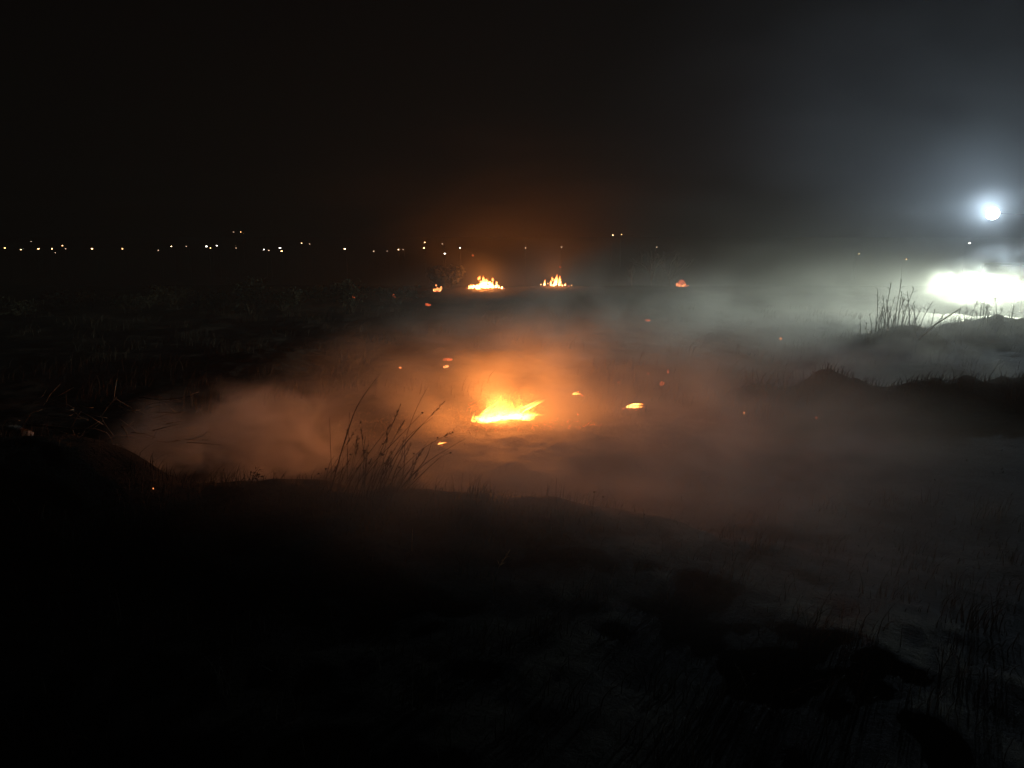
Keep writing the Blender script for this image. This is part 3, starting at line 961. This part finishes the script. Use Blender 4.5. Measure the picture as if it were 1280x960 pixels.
c_ = Vector((-2.1, 0, hl))
hd = MB().tube([c_ - aim * .22, c_ - aim * .16, c_ - aim * .02, c_ + aim * .03], [.08, .17, .23, .24], 28).build('lamp_head', M['black'], wl, True)
MB().tube([c_ + aim * .031, c_ + aim * .06, c_ + aim * .075], [.23, .17, .06], 28).build('lens', M['work'], hd, True)
MB().tube([c_ - aim * .03, c_ + aim * .005], [.242, .248], 28).build('bezel', M['black'], hd, True)
for s_ in (-1, 1):
    MB().tube([c_ - aim * .08 + side * .25 * s_, c_ - aim * .24 + side * .05 * s_], .018, 6).build('yoke_arm', M['black'], hd)
spot_light('work_beam', wl, tuple(c_ + aim * .25), Vector((-.64, -.74, .22)), 6200, LAMP, 124, 1.0, .15)

# ------------------------------------------------------------------ off-road vehicle behind the glare
hp = at(1214, 350, 28.0)
fwd = Vector((-.74, -.67, 0)).normalized(); rz = math.atan2(fwd.y, fwd.x) + math.pi / 2   # local -Y is forward
left = Vector((-fwd.y, fwd.x, 0))
vx = hp - left * .0
org = Vector((hp.x, hp.y, 0)) - fwd * .0 + Vector((fwd.y, -fwd.x, 0)) * (-.62) * -1
org.x += 1.4
org.z = hz(org.x, org.y)
car = empty('off_road_car', org, rz); tag(car, 'boxy vehicle behind two glaring headlights at the right edge', 'car')
zb = .48
prof = [(.05, zb), (.02, 1.02), (.12, 1.10), (1.25, 1.16), (1.62, 1.82), (3.75, 1.84), (3.9, 1.1), (3.92, zb)]
MB().prism(prof, -.85, .85).build('body', M['paint'], car)
MB().box((0, -.03, .52), (1.74, .16, .16)).build('bumper', M['black'], car)
gr = MB().box((0, .015, .88), (.78, .06, .26)).build('grille', M['black'], car)
for i in range(5): MB().box((0, -.02, .79 + i * .045), (.74, .02, .014)).build('slat', M['steel'], gr)
wsn = Matrix.Rotation(math.atan2(.66, .37) - math.pi / 2, 3, 'X')
MB().box((0, 1.42, 1.50), (1.45, .02, .56), Matrix.Rotation(-math.atan2(.37, .66), 3, 'X')).build('windscreen', M['glass'], car)
for s_ in (-1, 1):
    MB().box((s_ * .853, 2.15, 1.47), (.012, .8, .5)).build('window', M['glass'], car)
    MB().box((s_ * .853, 3.15, 1.47), (.012, .8, .5)).build('window', M['glass'], car)
    MB().box((s_ * 1.0, 1.5, 1.3), (.18, .08, .2)).build('mirror', M['black'], car)
    for yy in (.85, 3.15):
        wh = MB().tube([(s_ * .62, yy, .38), (s_ * .66, yy, .38), (s_ * .86, yy, .38), (s_ * .90, yy, .38)], [.34, .39, .39, .34], 20).build('wheel', M['rubber'], car)
        MB().tube([(s_ * .895, yy, .38), (s_ * .915, yy, .38)], [.21, .19], 14).build('rim', M['steel'], wh)
    hd = MB().tube([(s_ * .62, .08, .92), (s_ * .62, -.035, .92)], [.13, .14], 16).build('headlight', M['black'], car)
    MB().tube([(s_ * .62, -.036, .92), (s_ * .62, -.055, .92)], [.125, .10], 16).build('lens', M['head'], hd, True)
    spot_light('headlight_beam', car, (s_ * .62, -.09, .92), (s_ * .04, -1, -.09), 7600, HEAD, 124, .45, .06, (1, .27, 1))

# ------------------------------------------------------------------ far village lamps
LAMPS = [(6, 310, 1), (26, 312, 1), (39, 302, 0), (48, 311, 1.3), (65, 311, 1), (69, 316, 0), (78, 307, 1), (82, 311, 0), (115, 311, 1.4), (153, 311, .9),
         (198, 313, 0), (214, 308, .9), (233, 308, 0), (258, 308, 1.4), (263, 310, 1), (271, 307, 1), (295, 310, 0), (301, 290, 1), (292, 290, 0),
         (330, 312, .9), (336, 313, 0), (350, 310, 1.3), (352, 314, 1.1), (377, 304, 1), (387, 305, 0), (431, 311, 1.3), (467, 314, 0), (484, 314, 0),
         (498, 312, .9), (504, 312, 0), (531, 303, .9), (530, 310, 1.1), (553, 305, 0), (556, 317, 1.1), (575, 310, 1), (657, 310, 0), (702, 309, 0),
         (766, 294, .9), (777, 293, .9), (821, 309, 0), (1074, 317, 1), (1133, 324, .9), (1212, 304, 1.1)]
LAMPS.sort()
def ordinal(n): return '%d%s' % (n, 'th' if 10 <= n % 100 <= 20 else {1: 'st', 2: 'nd', 3: 'rd'}.get(n % 10, 'th'))
HL = 7.0
def lamp_mesh(b):
    pass
pole_me = MB().tube([(0, 0, 0), (0, 0, 3.5), (0, 0, 6.8)], [.04, .03, .02], 6).mesh('pole'); pole_me.materials.append(M['char'])
arm_me = MB().tube([(0, 0, 6.7), (0, -.5, 7.05), (0, -1.1, 7.1)], [.02, .02, .02], 5).mesh('arm'); arm_me.materials.append(M['char'])
head_me = MB().box((0, -1.35, 7.12), (.34, .8, .12)).mesh('lamp_head'); head_me.materials.append(M['char'])
b_lens = MB().lump((0, -1.35, 7.0), .095, 3, (1, 1.1, .62), 6, 10, 0)
lens_v = []
for mk in ('street', 'street_orange', 'street_white'):
    me = b_lens.mesh('lens'); me.materials.append(M[mk]); lens_v.append(me)
lens_d = b_lens.mesh('lens'); lens_d.materials.append(M['street_dim'])
nb = nd = 0
for (px, py, br) in LAMPS:
    best = None
    for Yd in np.arange(140, 300, 1.0):
        p = at(px, py, Yd); e = abs(p.z - HL + .0 - hz(p.x, Yd))
        if best is None or e < best[0]: best = (e, Yd, p)
    _, Yd, p = best
    g0 = hz(p.x, Yd); k = (p.z - g0) / 7.0
    o = empty('street_lamp', (p.x, Yd + 1.35, g0))
    if br: nb += 1; lab = 'bright pinpoint street lamp, %s bright one from the left along the far village' % ordinal(nb)
    else: nd += 1; lab = 'dim pinpoint street lamp, %s faint one from the left along the far village' % ordinal(nd)
    tag(o, lab, 'street lamp', 'street lamps of the far village')
    link('pole', pole_me, None, o, scale=(1, 1, k)); link('arm', arm_me, None, o, scale=(1, 1, k))
    h_ = link('lamp_head', head_me, None, o, loc=(0, 0, 7 * (k - 1)))
    ls = link('lens', random.choice([lens_v[0], lens_v[1], lens_v[1], lens_v[2]]) if br else lens_d, None, h_)
    k_ = random.uniform(.6, 1.15); ls.scale = (k_, 1, k_)
    ls.location = (0, 0, 7.0 * (1 - k_))
    if br > 1.05: ls.scale = (1.7, 1, 1.2); ls.location = (0, 0, -1.4)
